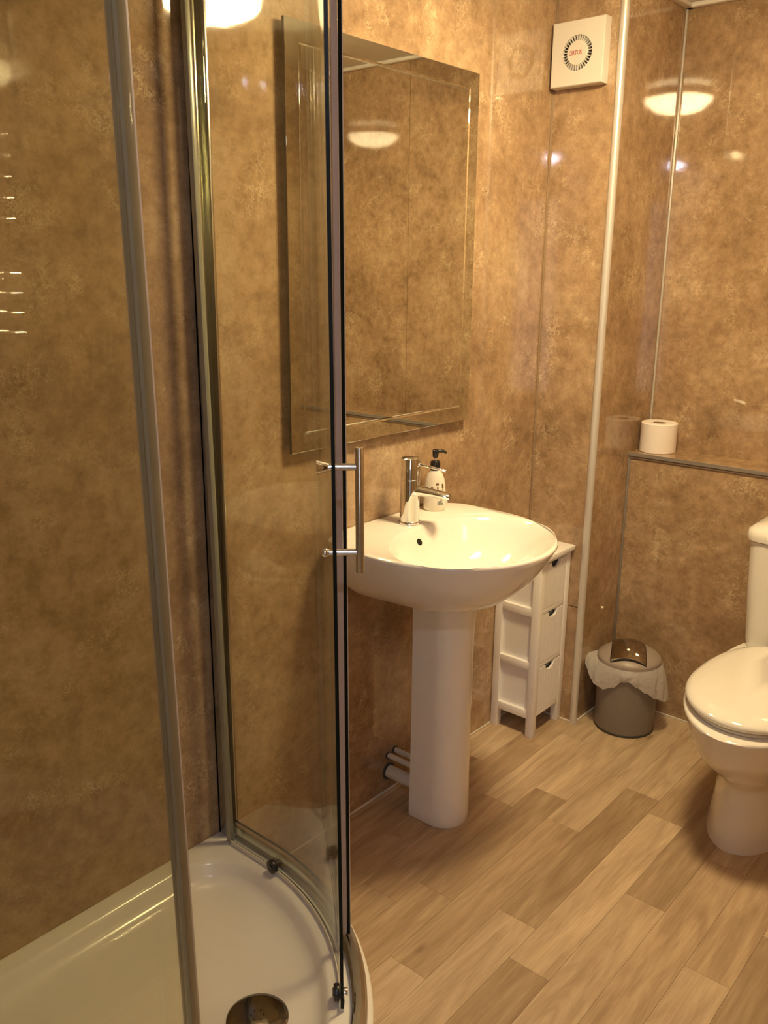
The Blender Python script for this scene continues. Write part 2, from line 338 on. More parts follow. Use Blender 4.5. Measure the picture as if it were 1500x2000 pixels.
# ------------------------------------------------------------------ ceiling lamp
LX, LY = 1.80, -.71
lt = thing('ceiling_lamp', 'round warm glowing dome lamp with a chrome ring on the bathroom ceiling', 'lamp', (LX, LY, H))
bm = bmesh.new(); lathe(bm, (LX, LY, H), [(.10, 0), (.125, -.002), (.135, -.026), (.12, -.030)]); obj('base', bm, HALO, lt)
bm = bmesh.new(); lathe(bm, (LX, LY, H), [(.118, -.028), (.150, -.029), (.154, -.036), (.154, -.056), (.148, -.062), (.118, -.062)]); obj('ring', bm, STEEL, lt)
bm = bmesh.new(); lathe(bm, (LX, LY, H), [(.140, -.061)]+[(.140*math.cos(a), -.063-.060*math.sin(a)) for a in [PI/2*i/9 for i in range(1, 9)]]+[(.004, -.123)]); obj('diffuser', bm, DOME, lt)
dl = thing('doorway_light', 'small cool white dome light under the doorway head', 'light', (0, -1.47, DZ-.02))
bm = bmesh.new(); lathe(bm, (0, -1.47, DZ-.02), [(.050, 0), (.053, -.004), (.050, -.012), (.040, -.014)], n=32); obj('collar', bm, WHITEP, dl)
bm = bmesh.new(); lathe(bm, (0, -1.47, DZ-.02), [(.040, -.013)]+[(.040*math.cos(a), -.014-.034*math.sin(a)) for a in [PI/2*i/7 for i in range(1, 7)]]+[(.003, -.048)], n=32); obj('diffuser', bm, SPOT, dl)

# ------------------------------------------------------------------ shower tray and enclosure
QC = (.59, -.18)                      # centre of the curved corner
def qpath(R, a0=0.0, a1=-90.0, n=40):
    return [(QC[0]+R*math.cos(math.radians(a0+(a1-a0)*i/n)), QC[1]+R*math.sin(math.radians(a0+(a1-a0)*i/n))) for i in range(n+1)]
def outline(R, ywall=0.0, xwall=XE, n=40):
    """tray outline: back corner, round quadrant, left corner"""
    return [(xwall, ywall), (QC[0]+R, ywall)] + qpath(R, 0, -90, n) + [(xwall, QC[1]-R)]
ZT = .191
tray = thing('shower_tray', 'white acrylic shower tray with a curved front on a raised plinth', 'shower tray', (.4, -.4, 0))
bm = bmesh.new()
def inner(R, m):
    """bowl outline: straight along both walls with rounded back corners, quadrant in front"""
    pts = []; rc = .170-m
    x1, y1 = QC[0]+R, -m
    for i in range(13):
        a = PI/2*i/12; pts.append((XE+m+rc-rc*math.cos(a)*1.0, y1-rc+rc*math.sin(a)))
    for i in range(13):
        a = PI/2*(1-i/12); pts.append((x1-rc+rc*math.cos(a), y1-rc+rc*math.sin(a)))
    pts += qpath(R, -1, -90, 44)
    for i in range(13):
        a = PI/2*i/12; pts.append((XE+m+rc-rc*math.sin(a), QC[1]-R+rc-rc*math.cos(a)))
    return pts
def outer(R):
    pts = [(XE+.0005, -.0005)]*13+[(QC[0]+R, -.0005)]*13+qpath(R, -1, -90, 44)+[(XE+.0005, QC[1]-R)]*13
    return [(x, y-.00001*i*0) for i, (x, y) in enumerate(pts)]
rings = []
for pts, z in ((outer(.602), .06), (outer(.604), ZT-.010), (outer(.602), ZT-.003), (outer(.596), ZT), (inner(.525, .036), ZT), (inner(.520, .042), ZT-.002), (inner(.515, .048), ZT-.008),
               (inner(.508, .056), ZT-.024), (inner(.502, .063), ZT-.032), (inner(.488, .078), ZT-.0375), (inner(.465, .100), ZT-.040), ([(.4+(x-.4)*.5, -.4+(y+.4)*.5) for x, y in inner(.465, .100)], ZT-.043)):
    rings.append([V(x, y, z) for x, y in pts])
loft(bm, rings, False, True); bmesh.ops.remove_doubles(bm, verts=bm.verts, dist=.00005)
obj('tray_body', bm, ACRYLIC, tray, angle=50)
bm = bmesh.new(); prism(bm, [(XE+.0005, -.0005), (QC[0]+.585, -.0005)]+qpath(.585)+[(XE+.0005, QC[1]-.585)], 0.0, .075); obj('plinth', bm, ACRYLIC, tray)
DR = (.866, -.452, ZT-.0425)
bm = bmesh.new(); lathe(bm, DR, [(.0585, -.001), (.0585, .002), (.055, .005), (.04, .0075), (.02, .009), (.002, .0092)], n=48); dc = obj('drain_cover', bm, DRAINCH, tray)
for r, n in ((.012, 6),):
    for i in range(n):
        a = 2*PI*i/n+.3
        bm = bmesh.new(); rod(bm, (DR[0]+r*math.cos(a), DR[1]+r*math.sin(a), DR[2]+.006), (DR[0]+r*math.cos(a), DR[1]+r*math.sin(a), DR[2]+.0097), .0019, n=8); obj('drain_hole', bm, BLACKP, dc)

enc = thing('shower_enclosure', 'quadrant glass shower enclosure with chrome rails standing on the white tray', 'shower enclosure', (1.15, 0, ZT))
def sweep(bm, path, prof, mi=0):
    """sweep a profile of (offset along outward normal, z) along an xy path"""
    n = len(path); rings = []
    for i, (x, y) in enumerate(path):
        a, b = path[max(i-1, 0)], path[min(i+1, n-1)]
        t = Vector((b[0]-a[0], b[1]-a[1])).normalized(); nx, ny = -t.y, t.x      # outward for this travel direction
        rings.append([V(x+nx*o, y+ny*o, z) for o, z in prof])
    loft(bm, rings, mi=mi)
def rail_path(R, x_end=XE+.02):
    return [(QC[0]+R, -.004)]+[(QC[0]+R, -.004-(.17*i/6)) for i in range(1, 6)]+qpath(R, 0, -90, 60)+[(QC[0]-.1*i, QC[1]-R) for i in range(1, 10)]+[(x_end, QC[1]-R)]
RP = rail_path(.577)
zb = ZT+.0005
bm = bmesh.new(); sweep(bm, RP, [(-.013, zb), (-.013, zb+.004), (-.009, zb+.006), (-.009, zb+.026), (-.006, zb+.030), (.004, zb+.030), (.011, zb+.026), (.015, zb+.018), (.016, zb)])
obj('bottom_rail', bm, ALU, enc, angle=25)
bm = bmesh.new(); sweep(bm, RP, [(-.022, 2.045), (-.022, 2.085), (.028, 2.085), (.028, 2.045)]); obj('top_rail', bm, ALU, enc)
def pane(name, path, z0, z1, th, parent, mats=(GLASS, DARKEDGE)):
    """solid curved pane with dark edges"""
    bm = bmesh.new(); n = len(path); cols = []
    for i, (x, y) in enumerate(path):
        a, b = path[max(i-1, 0)], path[min(i+1, n-1)]; t = Vector((b[0]-a[0], b[1]-a[1])).normalized(); nx, ny = -t.y, t.x
        cols.append([bm.verts.new((x+nx*o, y+ny*o, z)) for o, z in ((-th/2, z0), (th/2, z0), (th/2, z1), (-th/2, z1))])
    for i in range(n-1):
        for j in range(4):
            k = (j+1) % 4
            f = bm.faces.new((cols[i][j], cols[i][k], cols[i+1][k], cols[i+1][j])); f.material_index = 0 if j in (1, 3) else 1
    bm.faces.new(cols[0]).material_index = 1; bm.faces.new(cols[-1][::-1]).material_index = 1
    return obj(name, bm, list(mats), parent, angle=40)
ZG0, ZG1 = ZT+.028, 2.06
RF, RD = .574, .546
FIX_A, DOOR_A = -33.5, -48.7
fix1 = pane('fixed_pane', [(QC[0]+RF, -.012), (QC[0]+RF, -.06), (QC[0]+RF, -.12)]+qpath(RF, 0, FIX_A, 24), ZG0+.012, ZG1, .006, enc)
door = pane('sliding_door', [(QC[0]+RD, -.060), (QC[0]+RD, -.12)]+qpath(RD, 0, DOOR_A, 44), ZT+.007, ZG1-.005, .006, enc)
# seals at the leading edge and at the overlap
def vstrip(name, R0, R1, a0, a1, z0, z1, mat, parent, n=4):
    bm = bmesh.new(); p = qpath(R0, a0, a1, n); q = qpath(R1, a0, a1, n)[::-1]; prism(bm, p+q, z0, z1); return obj(name, bm, mat, parent)
vstrip('overlap_seal', RF-.0135, RF-.0035, FIX_A+.9, FIX_A+.1, ZG0+.012, ZG1, SEAL, fix1)
vstrip('edge_bead', RF+.0031, RF+.0045, FIX_A+.6, FIX_A, ZG0+.012, ZG1, TRIMW, fix1)
bm = bmesh.new(); pth = [(QC[0]+RD, -.062), (QC[0]+RD, -.12)]+qpath(RD, 0, DOOR_A, 44)
sweep(bm, pth, [(-.0056, ZT+.0015), (.0036, ZT+.0015), (.0036, ZT+.0068), (-.0034, ZT+.0068), (-.0034, ZT+.0125), (-.0056, ZT+.0125)]); obj('bottom_seal', bm, SEALANT, door)
# wall channel on the back wall
bm = bmesh.new()
box(bm, (QC[0]+RF-.020, -.001, ZT+.001), (QC[0]+RF-.013, -.032, 2.08), .0015); box(bm, (QC[0]+RF+.008, -.001, ZT+.001), (QC[0]+RF+.015, -.032, 2.08), .0015); box(bm, (QC[0]+RF-.020, -.0005, ZT+.001), (QC[0]+RF+.015, -.008, 2.08), .001)
obj('wall_channel', bm, ALU, enc)
obj('channel_seal', B(((QC[0]+RF-.011, -.024, ZT+.004), (QC[0]+RF-.0035, -.046, 2.06)), bev=.001), CLEARSEAL, enc)
obj('trailing_seal', B(((QC[0]+RD-.006, -.046, ZT+.003), (QC[0]+RD+.006, -.0605, 2.05)), bev=.002), PVC, door)
# near straight pane and the second door slid behind it
YN = QC[1]-RF
pane('fixed_pane', [(.494, YN), (.2, YN), (-.1, YN), (XE+.015, YN)], ZG0+.012, ZG1, .006, enc, (GLASS, EDGEPALE))
door2 = pane('sliding_door', [(.506, QC[1]-RD), (.2, QC[1]-RD), (-.08, QC[1]-RD)], ZT+.014, ZG1-.005, .006, enc, (GLASS, EDGEPALE))
obj('magnetic_seal', B(((.5062, QC[1]-RD-.009, ZT+.016), (.522, QC[1]-RD+.007, ZG1-.006)), bev=.002), SEAL, door2)
obj('clear_fin', B(((.5222, QC[1]-RD-.003, ZT+.016), (.526, QC[1]-RD+.004, ZG1-.006)), bev=.001), CLEARSEAL, door2)
obj('pane_seal', B(((.4945, YN-.005, ZG0+.014), (.503, YN+.008, ZG1)), bev=.001), CLEARSEAL, enc)
bm = bmesh.new(); box(bm, (XE+.0005, YN-.015, ZT+.001), (XE+.03, YN+.02, 2.08), .002); obj('wall_channel', bm, ALU, enc)
# handle: bar, two posts and two inner knobs
def qn(a): return V(math.cos(math.radians(a)), math.sin(math.radians(a)), 0)
HA = -46.3; hn = qn(HA); hp = V(QC[0], QC[1], 0)+hn*RD
bm = bmesh.new()
rod(bm, hp+hn*.040+V(0, 0, 1.034), hp+hn*.040+V(0, 0, 1.238), .0070, n=24, bev=.0012)
hb = obj('handle', bm, STEEL, door)
for z in (1.207, 1.068):
    bm = bmesh.new(); rod(bm, hp+hn*.003+V(0, 0, z), hp+hn*.0345+V(0, 0, z), .0058, n=20); obj('handle_post', bm, STEEL, door)
bm = bmesh.new(); q = hp+V(0, 0, 1.207); rod(bm, q-hn*.003, q-hn*.008, .0058, n=20); rod(bm, q-hn*.008, q-hn*.027, .0065, .0120, n=24, bev=.0008); obj('inner_knob', bm, CHROME, door)
bm = bmesh.new(); q = hp+V(0, 0, 1.068); rod(bm, q-hn*.003, q-hn*.010, .0045, n=20); sph(bm, q-hn*.016, .0080, n=20); obj('inner_knob', bm, CHROME, door)
# rollers
for a in (-3.4, -46.0):
    nn = qn(a); q = V(QC[0], QC[1], 0)+nn*RD+V(0, 0, ZT+.021)
    bm = bmesh.new(); rod(bm, q-nn*.016, q-nn*.0045, .0150, n=24, bev=.002); rod(bm, q-nn*.018, q-nn*.015, .0075, n=16); obj('roller', bm, BLACKP, door)
    bm = bmesh.new(); rod(bm, q-nn*.004, q+nn*.010, .007, n=20, bev=.001); obj('roller_axle', bm, CHROME if a < -10 else DARKGREY, door)
for xx in (.45, 0.0):
    q = V(xx, QC[1]-RD, ZT+.030); bm = bmesh.new(); rod(bm, q+V(0, .016, 0), q+V(0, .004, 0), .0135, n=24, bev=.002); obj('roller', bm, BLACKP, door2)

# the panes lean a little out of plumb, as they do in their worn runners
def lean(o, dx, dy, zp):
    for v in o.data.vertices:
        h = v.co.z+ORG[o.name].z-zp; v.co.x += dx*h; v.co.y += dy*h
for o in [door]+list(door.children): lean(o, -.0070, .0074, .20)
for o in [fix1]+list(fix1.children): lean(o, -.0048, .0050, .22)
for o in [door2]+list(door2.children)+[c for c in enc.children if c.name in ('fixed_pane.001', 'pane_seal')]: lean(o, -.0140, 0, 1.70)

# ------------------------------------------------------------------ towel rail on the doorway wall (seen only in the reflections)
tr = thing('towel_rail', 'narrow chrome ladder towel rail on the wall beside the doorway', 'towel rail', (.64, YF, 1.36))
for x in (.60, .668):
    bm = bmesh.new(); rod(bm, (x, YF+.04, 1.36), (x, YF+.04, 1.72), .010, n=16, bev=.002); obj('upright', bm, CHROME, tr)
    for z in (1.40, 1.685):
        bm = bmesh.new(); rod(bm, (x, YF+.001, z), (x, YF+.04, z), .009, n=16); obj('bracket', bm, CHROME, tr)
for z in (1.40, 1.43, 1.46, 1.49, 1.57, 1.60, 1.63, 1.66, 1.69):
    bm = bmesh.new(); rod(bm, (.578, YF+.045, z), (.700, YF+.045, z), .0075, n=14, bev=.002); obj('rung', bm, CHROME, tr)

# ------------------------------------------------------------------ mirror
mx0, mx1, mz0, mz1, bw = 1.3886, 2.0956, 1.0861, 2.0065, .040
mir = thing('wall_mirror', 'large wall mirror with a cut line along its edges, above the washbasin', 'mirror', ((mx0+mx1)/2, 0, mz0))
obj('backing_board', B(((mx0+.03, 0, mz0+.03), (mx1-.03, -.014, mz1-.03))), DARKGREY, mir)
def rect(i, y): return [V(mx0+i, y, mz0+i), V(mx1-i, y, mz0+i), V(mx1-i, y, mz1-i), V(mx0+i, y, mz1-i)]
bm = bmesh.new(); loft(bm, [rect(0, -.014), rect(0, -.0213)], True, False); obj('glass_edge', bm, DARKEDGE, mir, smooth=False)
bm = bmesh.new(); loft(bm, [rect(0, -.0213), rect(.001, -.022), rect(bw, -.022)], False, False); obj('mirror_border', bm, BEVEL, mir, smooth=False)
bm = bmesh.new(); loft(bm, [rect(bw, -.022), rect(bw+.0035, -.0198), rect(bw+.0040, -.0198), rect(bw+.0075, -.022)], False, False); obj('cut_line', bm, BEVEL, mir, smooth=False)
bm = bmesh.new(); bm.faces.new([bm.verts.new(p) for p in rect(bw+.0075, -.022)]); obj('mirror_glass', bm, MIRROR, mir, smooth=False)

# ------------------------------------------------------------------ washbasin, pedestal
BX, ZR = 1.737, .857
def basin_plan(k=1.0, kb=1.0, y_off=0.0, n=72):
    """rim outline: flat back on the wall, wide round front"""
    pts = []
    for i in range(n):
        a = 2*PI*i/n
        c, s_ = math.cos(a), math.sin(a)
        if s_ <= 0: x, y = .275*c, -.205+.298*s_*1.0
        else:
            e = 2/5.0
            x = .275*math.copysign(abs(c)**e, c); y = -.205+.202*abs(s_)**e
            x *= 1-.05*(abs(s_)**3)
        pts.append((BX+x*k, (y+.205)*k*(kb if s_ > 0 else 1)-.205+y_off))
    return pts
def backclamp(pts, y=-.002): return [(x, min(yy, y)) for x, yy in pts]
wbs = thing('washbasin', 'white ceramic washbasin with a round front fixed to the wall below the mirror', 'washbasin', (BX, 0, ZR))
bm = bmesh.new(); rings = []
# (front scale, back half-width scale, height)
under = [(.34, .46, .681), (.38, .48, .682), (.48, .56, .690), (.60, .68, .707), (.73, .81, .738), (.84, .90, .772), (.925, .96, .808), (.975, .99, .836), (1.0, 1.0, .849), (.998, 1.0, .854), (.990, .995, ZR)]
for kf, kb, z in under:
    ring = []
    for x, y in basin_plan():
        t = min(1, max(0, (y+.205)/.16)); k = kf+(kb-kf)*t
        ring.append(V(BX+(x-BX)*k, min(-.205+(y+.205)*(kf if y < -.205 else 1), -.002), z))
    rings.append(ring)
# rim to bowl: bowl is an ellipse set forward of the tap ledge
def bowl(rx, ry, cy, n=72): return [(BX+rx*math.cos(2*PI*i/n), cy+ry*math.sin(2*PI*i/n)) for i in range(n)]
for rx, ry, cy, z in ((.250, .184, -.302, ZR-.001), (.243, .178, -.302, ZR-.005), (.231, .168, -.300, ZR-.022), (.205, .145, -.295, ZR-.055), (.170, .122, -.290, ZR-.095), (.11, .085, -.285, ZR-.122), (.03, .025, -.28, ZR-.132)):
    rings.append([V(x, y, z) for x, y in bowl(rx, ry, cy)])
loft(bm, rings, True, True); obj('basin_body', bm, CERAMIC, wbs, angle=60)
bm = bmesh.new(); q = V(BX-.012, -.1405, ZR-.038); nn = V(0, -.88, .48); rod(bm, q-nn*.008, q+nn*.0012, .0095, n=28); obj('overflow_hole', bm, BLACKP, wbs)
bm = bmesh.new(); lathe(bm, (BX, -.28, ZR-.1325), [(.024, -.001), (.024, .003), (.018, .004), (.002, .004)], n=24); obj('waste', bm, CHROME, wbs)

PX, PY, PR = 1.788, -.200, .069
def ped(r, yb, n=40):
    pts = []
    for i in range(n+1):
        a = PI-PI*i/n; pts.append((PX-r*math.cos(PI*i/n), PY-r*math.sin(PI*i/n)*1.0))
    return pts+[(PX+r, yb), (PX+r-.006, yb+.004), (PX-r+.006, yb+.004), (PX-r, yb)]
pdl = thing('basin_pedestal', 'white ceramic pedestal with a round front holding up the washbasin', 'pedestal', (PX, PY, 0))
bm = bmesh.new()
loft(bm, [[V(x, y, z) for x, y in ped(r, -.128)] for r, z in ((.0675, 0), (.0705, .004), (.0705, .03), (.068, .15), (.0665, .35), (.0675, .55), (.070, .645), (.0705, .678))]); obj('pedestal_column', bm, CERAMIC, pdl, angle=40)
bm = bmesh.new(); loft(bm, [[V(x, y, z) for x, y in ped(r, -.127)] for r, z in ((.0712, .660), (.0720, .663), (.0720, .676), (.070, .6800))]); obj('top_collar', bm, CERAMIC, pdl, angle=40)

def pipe(z, x, r, label):
    bm = bmesh.new(); rod(bm, (x, 0, z), (x, -.125, z), r, n=20); o = obj('pipe', bm, PIPE, loc=(x, 0, z)); tag(o, label, 'pipe')
    bm = bmesh.new(); rod(bm, (x, -.0005, z), (x, -.004, z), r*1.35, n=20); obj('wall_hole', bm, DARKGREY, o)
pipe(.118, 1.775, .008, 'thin white pipe from the wall behind the pedestal, front one of the thin pair')
pipe(.123, 1.806, .008, 'thin white pipe from the wall behind the pedestal, rear one of the thin pair')
pipe(.064, 1.778, .019, 'thick white waste pipe from the wall, lowest behind the pedestal')

# ------------------------------------------------------------------ mixer tap
tx, ty = 1.748, -.088
tap = thing('mixer_tap', 'chrome single lever mixer tap on the back ledge of the washbasin', 'tap', (tx, ty, ZR))
bm = bmesh.new(); lathe(bm, (tx, ty, ZR), [(.0290, 0), (.0292, .004), (.0280, .007), (.0265, .008), (.0258, .05), (.0255, .118)], n=40); obj('body', bm, CHROME, tap)
bm = bmesh.new(); lathe(bm, (tx, ty, ZR), [(.0243, .118), (.0245, .120), (.0255, .121), (.0257, .168), (.0245, .175), (.020, .1785), (.004, .1795)], n=40); obj('cap', bm, CHROME, tap)
sd = V(.42, -.91, 0).normalized()
bm = bmesh.new(); p0 = V(tx, ty, ZR)
rings = []
for t, hw, z0, z1 in ((.010, .0185, .074, .106), (.03, .018, .076, .102), (.06, .0175, .075, .097), (.085, .017, .073, .092), (.101, .0165, .071, .089), (.107, .014, .072, .087)):
    sdv = V(-sd.y, sd.x, 0); c = p0+sd*t
    rings.append([c+sdv*(hw*math.copysign(abs(math.cos(a))**.8, math.cos(a)))+V(0, 0, (z0+z1)/2+(z1-z0)/2*math.copysign(abs(math.sin(a))**.9, math.sin(a))) for a in [2*PI*i/24 for i in range(24)]])
loft(bm, rings); obj('spout', bm, CHROME, tap, angle=50)
bm = bmesh.new(); q = p0+sd*.093+V(0, 0, .074); rod(bm, q, q-V(0, 0, .010), .0105, n=20); obj('aerator', bm, CHROME, tap)
bm = bmesh.new(); rod(bm, p0+sd*.020+V(0, 0, .160), p0+sd*.095+V(0, 0, .147), .0038, .0032, n=16, bev=.0008); obj('lever', bm, CHROME, tap)

# ------------------------------------------------------------------ soap dispenser
sx, sy = 1.899, -.055
soap = thing('soap_dispenser', 'cream liquid soap bottle with a black pump behind the tap', 'soap bottle', (sx, sy, ZR))
fd = V(-.80, -.60, 0)                       # towards the room
def oval(c, rx, ry, z, n=40): return [V(c[0], c[1], z)+V(.60, -.80, 0)*(rx*math.cos(2*PI*i/n))+fd*(-ry*math.sin(2*PI*i/n)) for i in range(n)]
bm = bmesh.new(); loft(bm, [oval((sx, sy), a, b, ZR+z) for a, b, z in ((.027, .019, 0), (.030, .0215, .003), (.0308, .022, .02), (.0300, .0215, .06), (.0268, .0200, .088), (.0205, .0170, .104), (.0140, .0135, .112), (.0120, .0120, .116))]); obj('bottle', bm, SOAPB, soap, angle=50)
bm = bmesh.new(); lathe(bm, (sx, sy, ZR), [(.0128, .113), (.0138, .115), (.0138, .136), (.011, .140), (.008, .141)], n=28); obj('pump_collar', bm, BLACKP, soap)
bm = bmesh.new(); lathe(bm, (sx, sy, ZR), [(.0035, .140), (.0035, .150)], n=14); obj('pump_stem', bm, SOAPB, soap)
bm = bmesh.new(); lathe(bm, (sx, sy, ZR), [(.0055, .148), (.008, .152), (.0088, .164), (.0095, .169), (.006, .172), (.002, .1725)], n=24)
nd = V(.78, -.62, 0)
tube(bm, [V(sx, sy, ZR+.1665), V(sx, sy, ZR+.167)+nd*.012, V(sx, sy, ZR+.1655)+nd*.022, V(sx, sy, ZR+.161)+nd*.031], [.0055, .0052, .0046, .0036]); obj('pump_head', bm, BLACKP, soap)
def patch(u0, u1, z0, z1, mat, name):
    """print on the curved bottle face, u along the face in radians"""
    bm = bmesh.new(); n = 6; r0, r1 = [], []
    for i in range(n+1):
        u = u0+(u1-u0)*i/n
        for r, z in ((r0, z0), (r1, z1)):
            k = 1.008 if z < .06 else 1.008-.12*max(0, (z-.06)/.028)*.9
            r.append(V(sx, sy, ZR+z)+V(.60, -.80, 0)*(.0308*k*math.sin(u))+fd*(.0222*k*math.cos(u)))
    loft(bm, [r0, r1], False, False, closed=False); return obj(name, bm, mat, soap)
u = .30
for i, wd in enumerate((.05, .02, .06, .03, .07, .03, .05, .04)):
    patch(u, u+wd, .018, .030, PRINTDK, 'barcode_bar'); u += wd+.035
patch(.22, .50, .037, .046, PRINTDK, 'printed_mark'); patch(.56, .66, .039, .046, PRINTRED, 'printed_mark'); patch(.74, .90, .038, .046, PRINTRED, 'printed_mark')
for a, b, c, d in ((.12, .40, .074, .080), (.22, .36, .060, .070), (.74, .96, .066, .078), (.80, .92, .055, .064), (-.35, -.15, .064, .070)): patch(a, b, c, d, PRINTBR, 'printed_mark')

# ------------------------------------------------------------------ drawer cabinet
cx0, cx1, cy1, cz = 2.318, 2.5085, -.167, .637
cab = thing('drawer_cabinet', 'slim white wooden cabinet of three grooved drawers beside the washbasin', 'cabinet', ((cx0+cx1)/2, -.083, 0))
obj('top_board', B(((cx0-.006, -.002, cz-.016), (cx1+.001, cy1-.014, cz)), bev=.002), PAINT, cab)
lw_ = .026
for x in (cx0, cx1-lw_):
    for y in (-.003-lw_, cy1): obj('leg', B(((x, y, 0), (x+lw_, y+lw_, cz-.016)), bev=.0015), PAINT, cab)
RZ = ((.066, .094), (.242, .268), (.428, .456), (.600, .6205))
for z0, z1 in RZ:
    for x in (cx0, cx1-lw_): obj('side_rail', B(((x+.001, cy1+lw_-.002, z0), (x+lw_-.004, -.003-lw_+.002, z1)), bev=.001), PAINT, cab)
    obj('front_rail', B(((cx0+lw_-.002, cy1+.002, z0+.006), (cx1-lw_+.002, cy1+.018, z1-.004)), bev=.001), PAINT, cab)
for i in range(3):
    z0, z1 = RZ[i][1], RZ[i+1][0]
    for x in (cx0+.014, cx1-.017): obj('side_panel', B(((x, cy1+lw_-.004, z0-.004), (x+.004, -.003-lw_+.004, z1+.004))), PAINT, cab)
    obj('back_panel', B(((cx0+lw_-.004, -.010, z0-.004), (cx1-lw_+.004, -.006, z1+.004))), PAINT, cab)
    # drawer: boards with grooves, a half-moon finger cut-out in the top edge
    a0, a1 = cx0+lw_+.001, cx1-lw_-.001; zz0, zz1 = z0-.003, z1+.003
    dr = obj('drawer', B(((a0, cy1+.009, zz0), (a1, -.02, zz0+.006)), ((a0, cy1+.009, zz0), (a0+.005, -.02, zz1-.02)), ((a1-.005, cy1+.009, zz0), (a1, -.02, zz1-.02)), ((a0, -.026, zz0), (a1, -.02, zz1-.02))), PAINT, cab, smooth=False)
    nb = 7; bwid = (a1-a0)/nb; mid = (a0+a1)/2
    for b in range(nb):
        u0, u1 = a0+b*bwid+.0008, a0+(b+1)*bwid-.0008
        def top(x):
            d = abs(x-mid)/.028
            return zz1-(.022*math.sqrt(1-d*d) if d < 1 else 0)
        m_ = 8; xs = [u0+(u1-u0)*j/m_ for j in range(m_+1)]
        bm = bmesh.new(); loft(bm, [[V(x, cy1+.001, zz0) for x in xs]+[V(x, cy1+.001, top(x)) for x in xs[::-1]], [V(x, cy1+.010, zz0) for x in xs]+[V(x, cy1+.010, top(x)) for x in xs[::-1]]])
        obj('board', bm, PAINT, dr, smooth=False)
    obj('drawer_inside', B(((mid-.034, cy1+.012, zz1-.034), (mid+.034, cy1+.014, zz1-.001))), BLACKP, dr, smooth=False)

# ------------------------------------------------------------------ waste bin
bx, by, bh = 2.618, -.352, .249
vb = V(bx, by+1.4899, 0).normalized(); rb = V(vb.y, -vb.x, 0)        # away from the doorway, to its right
bn = thing('waste_bin', 'taupe plastic swing lid bin with a white liner beside the toilet', 'bin', (bx, by, 0))
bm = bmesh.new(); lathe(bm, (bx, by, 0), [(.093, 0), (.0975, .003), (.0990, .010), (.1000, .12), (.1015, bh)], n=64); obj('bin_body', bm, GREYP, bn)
bm = bmesh.new(); lathe(bm, (bx, by, 0), [(.0945, .0005), (.1000, .002), (.1003, .006), (.0988, .009)], n=64); obj('foot_ring', bm, DARKGREY, bn)
Rl, hl = .1045, .040
def dome(u, v, o=0.0):
    r = math.hypot(u, v); return V(bx, by, bh+.008+hl*(1-(r/Rl)**2)**.75+o if r < Rl else bh+.008)+rb*u+vb*v
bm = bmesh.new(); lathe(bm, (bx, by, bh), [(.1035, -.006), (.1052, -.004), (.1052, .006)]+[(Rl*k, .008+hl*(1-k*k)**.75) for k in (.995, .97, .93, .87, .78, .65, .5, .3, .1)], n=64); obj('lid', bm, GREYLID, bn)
fl, fw = [], 10
def flap(bm, o0, g):
    rows_ = []
    for j in range(17):
        v = -.084-g+(.178+2*g)*j/16; row = []
        for i in range(fw+1):
            hw = .049+g+.007*(1-j/16); u = -.002+hw*(2*i/fw-1)+.010*(j/16)**2*(-1)
            uu, vv = u, v
            r = math.hypot(uu, vv)
            if r > Rl*.985: uu, vv = uu*Rl*.985/r, vv*Rl*.985/r
            row.append(dome(uu, vv, o0+.006*(1-(2*i/fw-1)**2)))
        rows_.append(row)
    top = rows_; bot = [[p-V(0, 0, .006) for p in r] for r in rows_]
    vt = [[bm.verts.new(p) for p in r] for r in top]; vb_ = [[bm.verts.new(p) for p in r] for r in bot]
    n, m = len(vt), len(vt[0])
    for j in range(n-1):
        for i in range(m-1):
            bm.faces.new((vt[j][i], vt[j][i+1], vt[j+1][i+1], vt[j+1][i])); bm.faces.new((vb_[j][i], vb_[j+1][i], vb_[j+1][i+1], vb_[j][i+1]))
    for j in range(n-1):
        bm.faces.new((vt[j][0], vt[j+1][0], vb_[j+1][0], vb_[j][0])); bm.faces.new((vt[j][-1], vb_[j][-1], vb_[j+1][-1], vt[j+1][-1]))
    for i in range(m-1):
        bm.faces.new((vt[0][i], vb_[0][i], vb_[0][i+1], vt[0][i+1])); bm.faces.new((vt[-1][i], vt[-1][i+1], vb_[-1][i+1], vb_[-1][i]))
bm = bmesh.new(); flap(bm, .0012, .003); obj('flap_gap', bm, BLACKP, bn)
bm = bmesh.new(); flap(bm, .0030, 0); obj('swing_flap', bm, DKCHROME, bn)
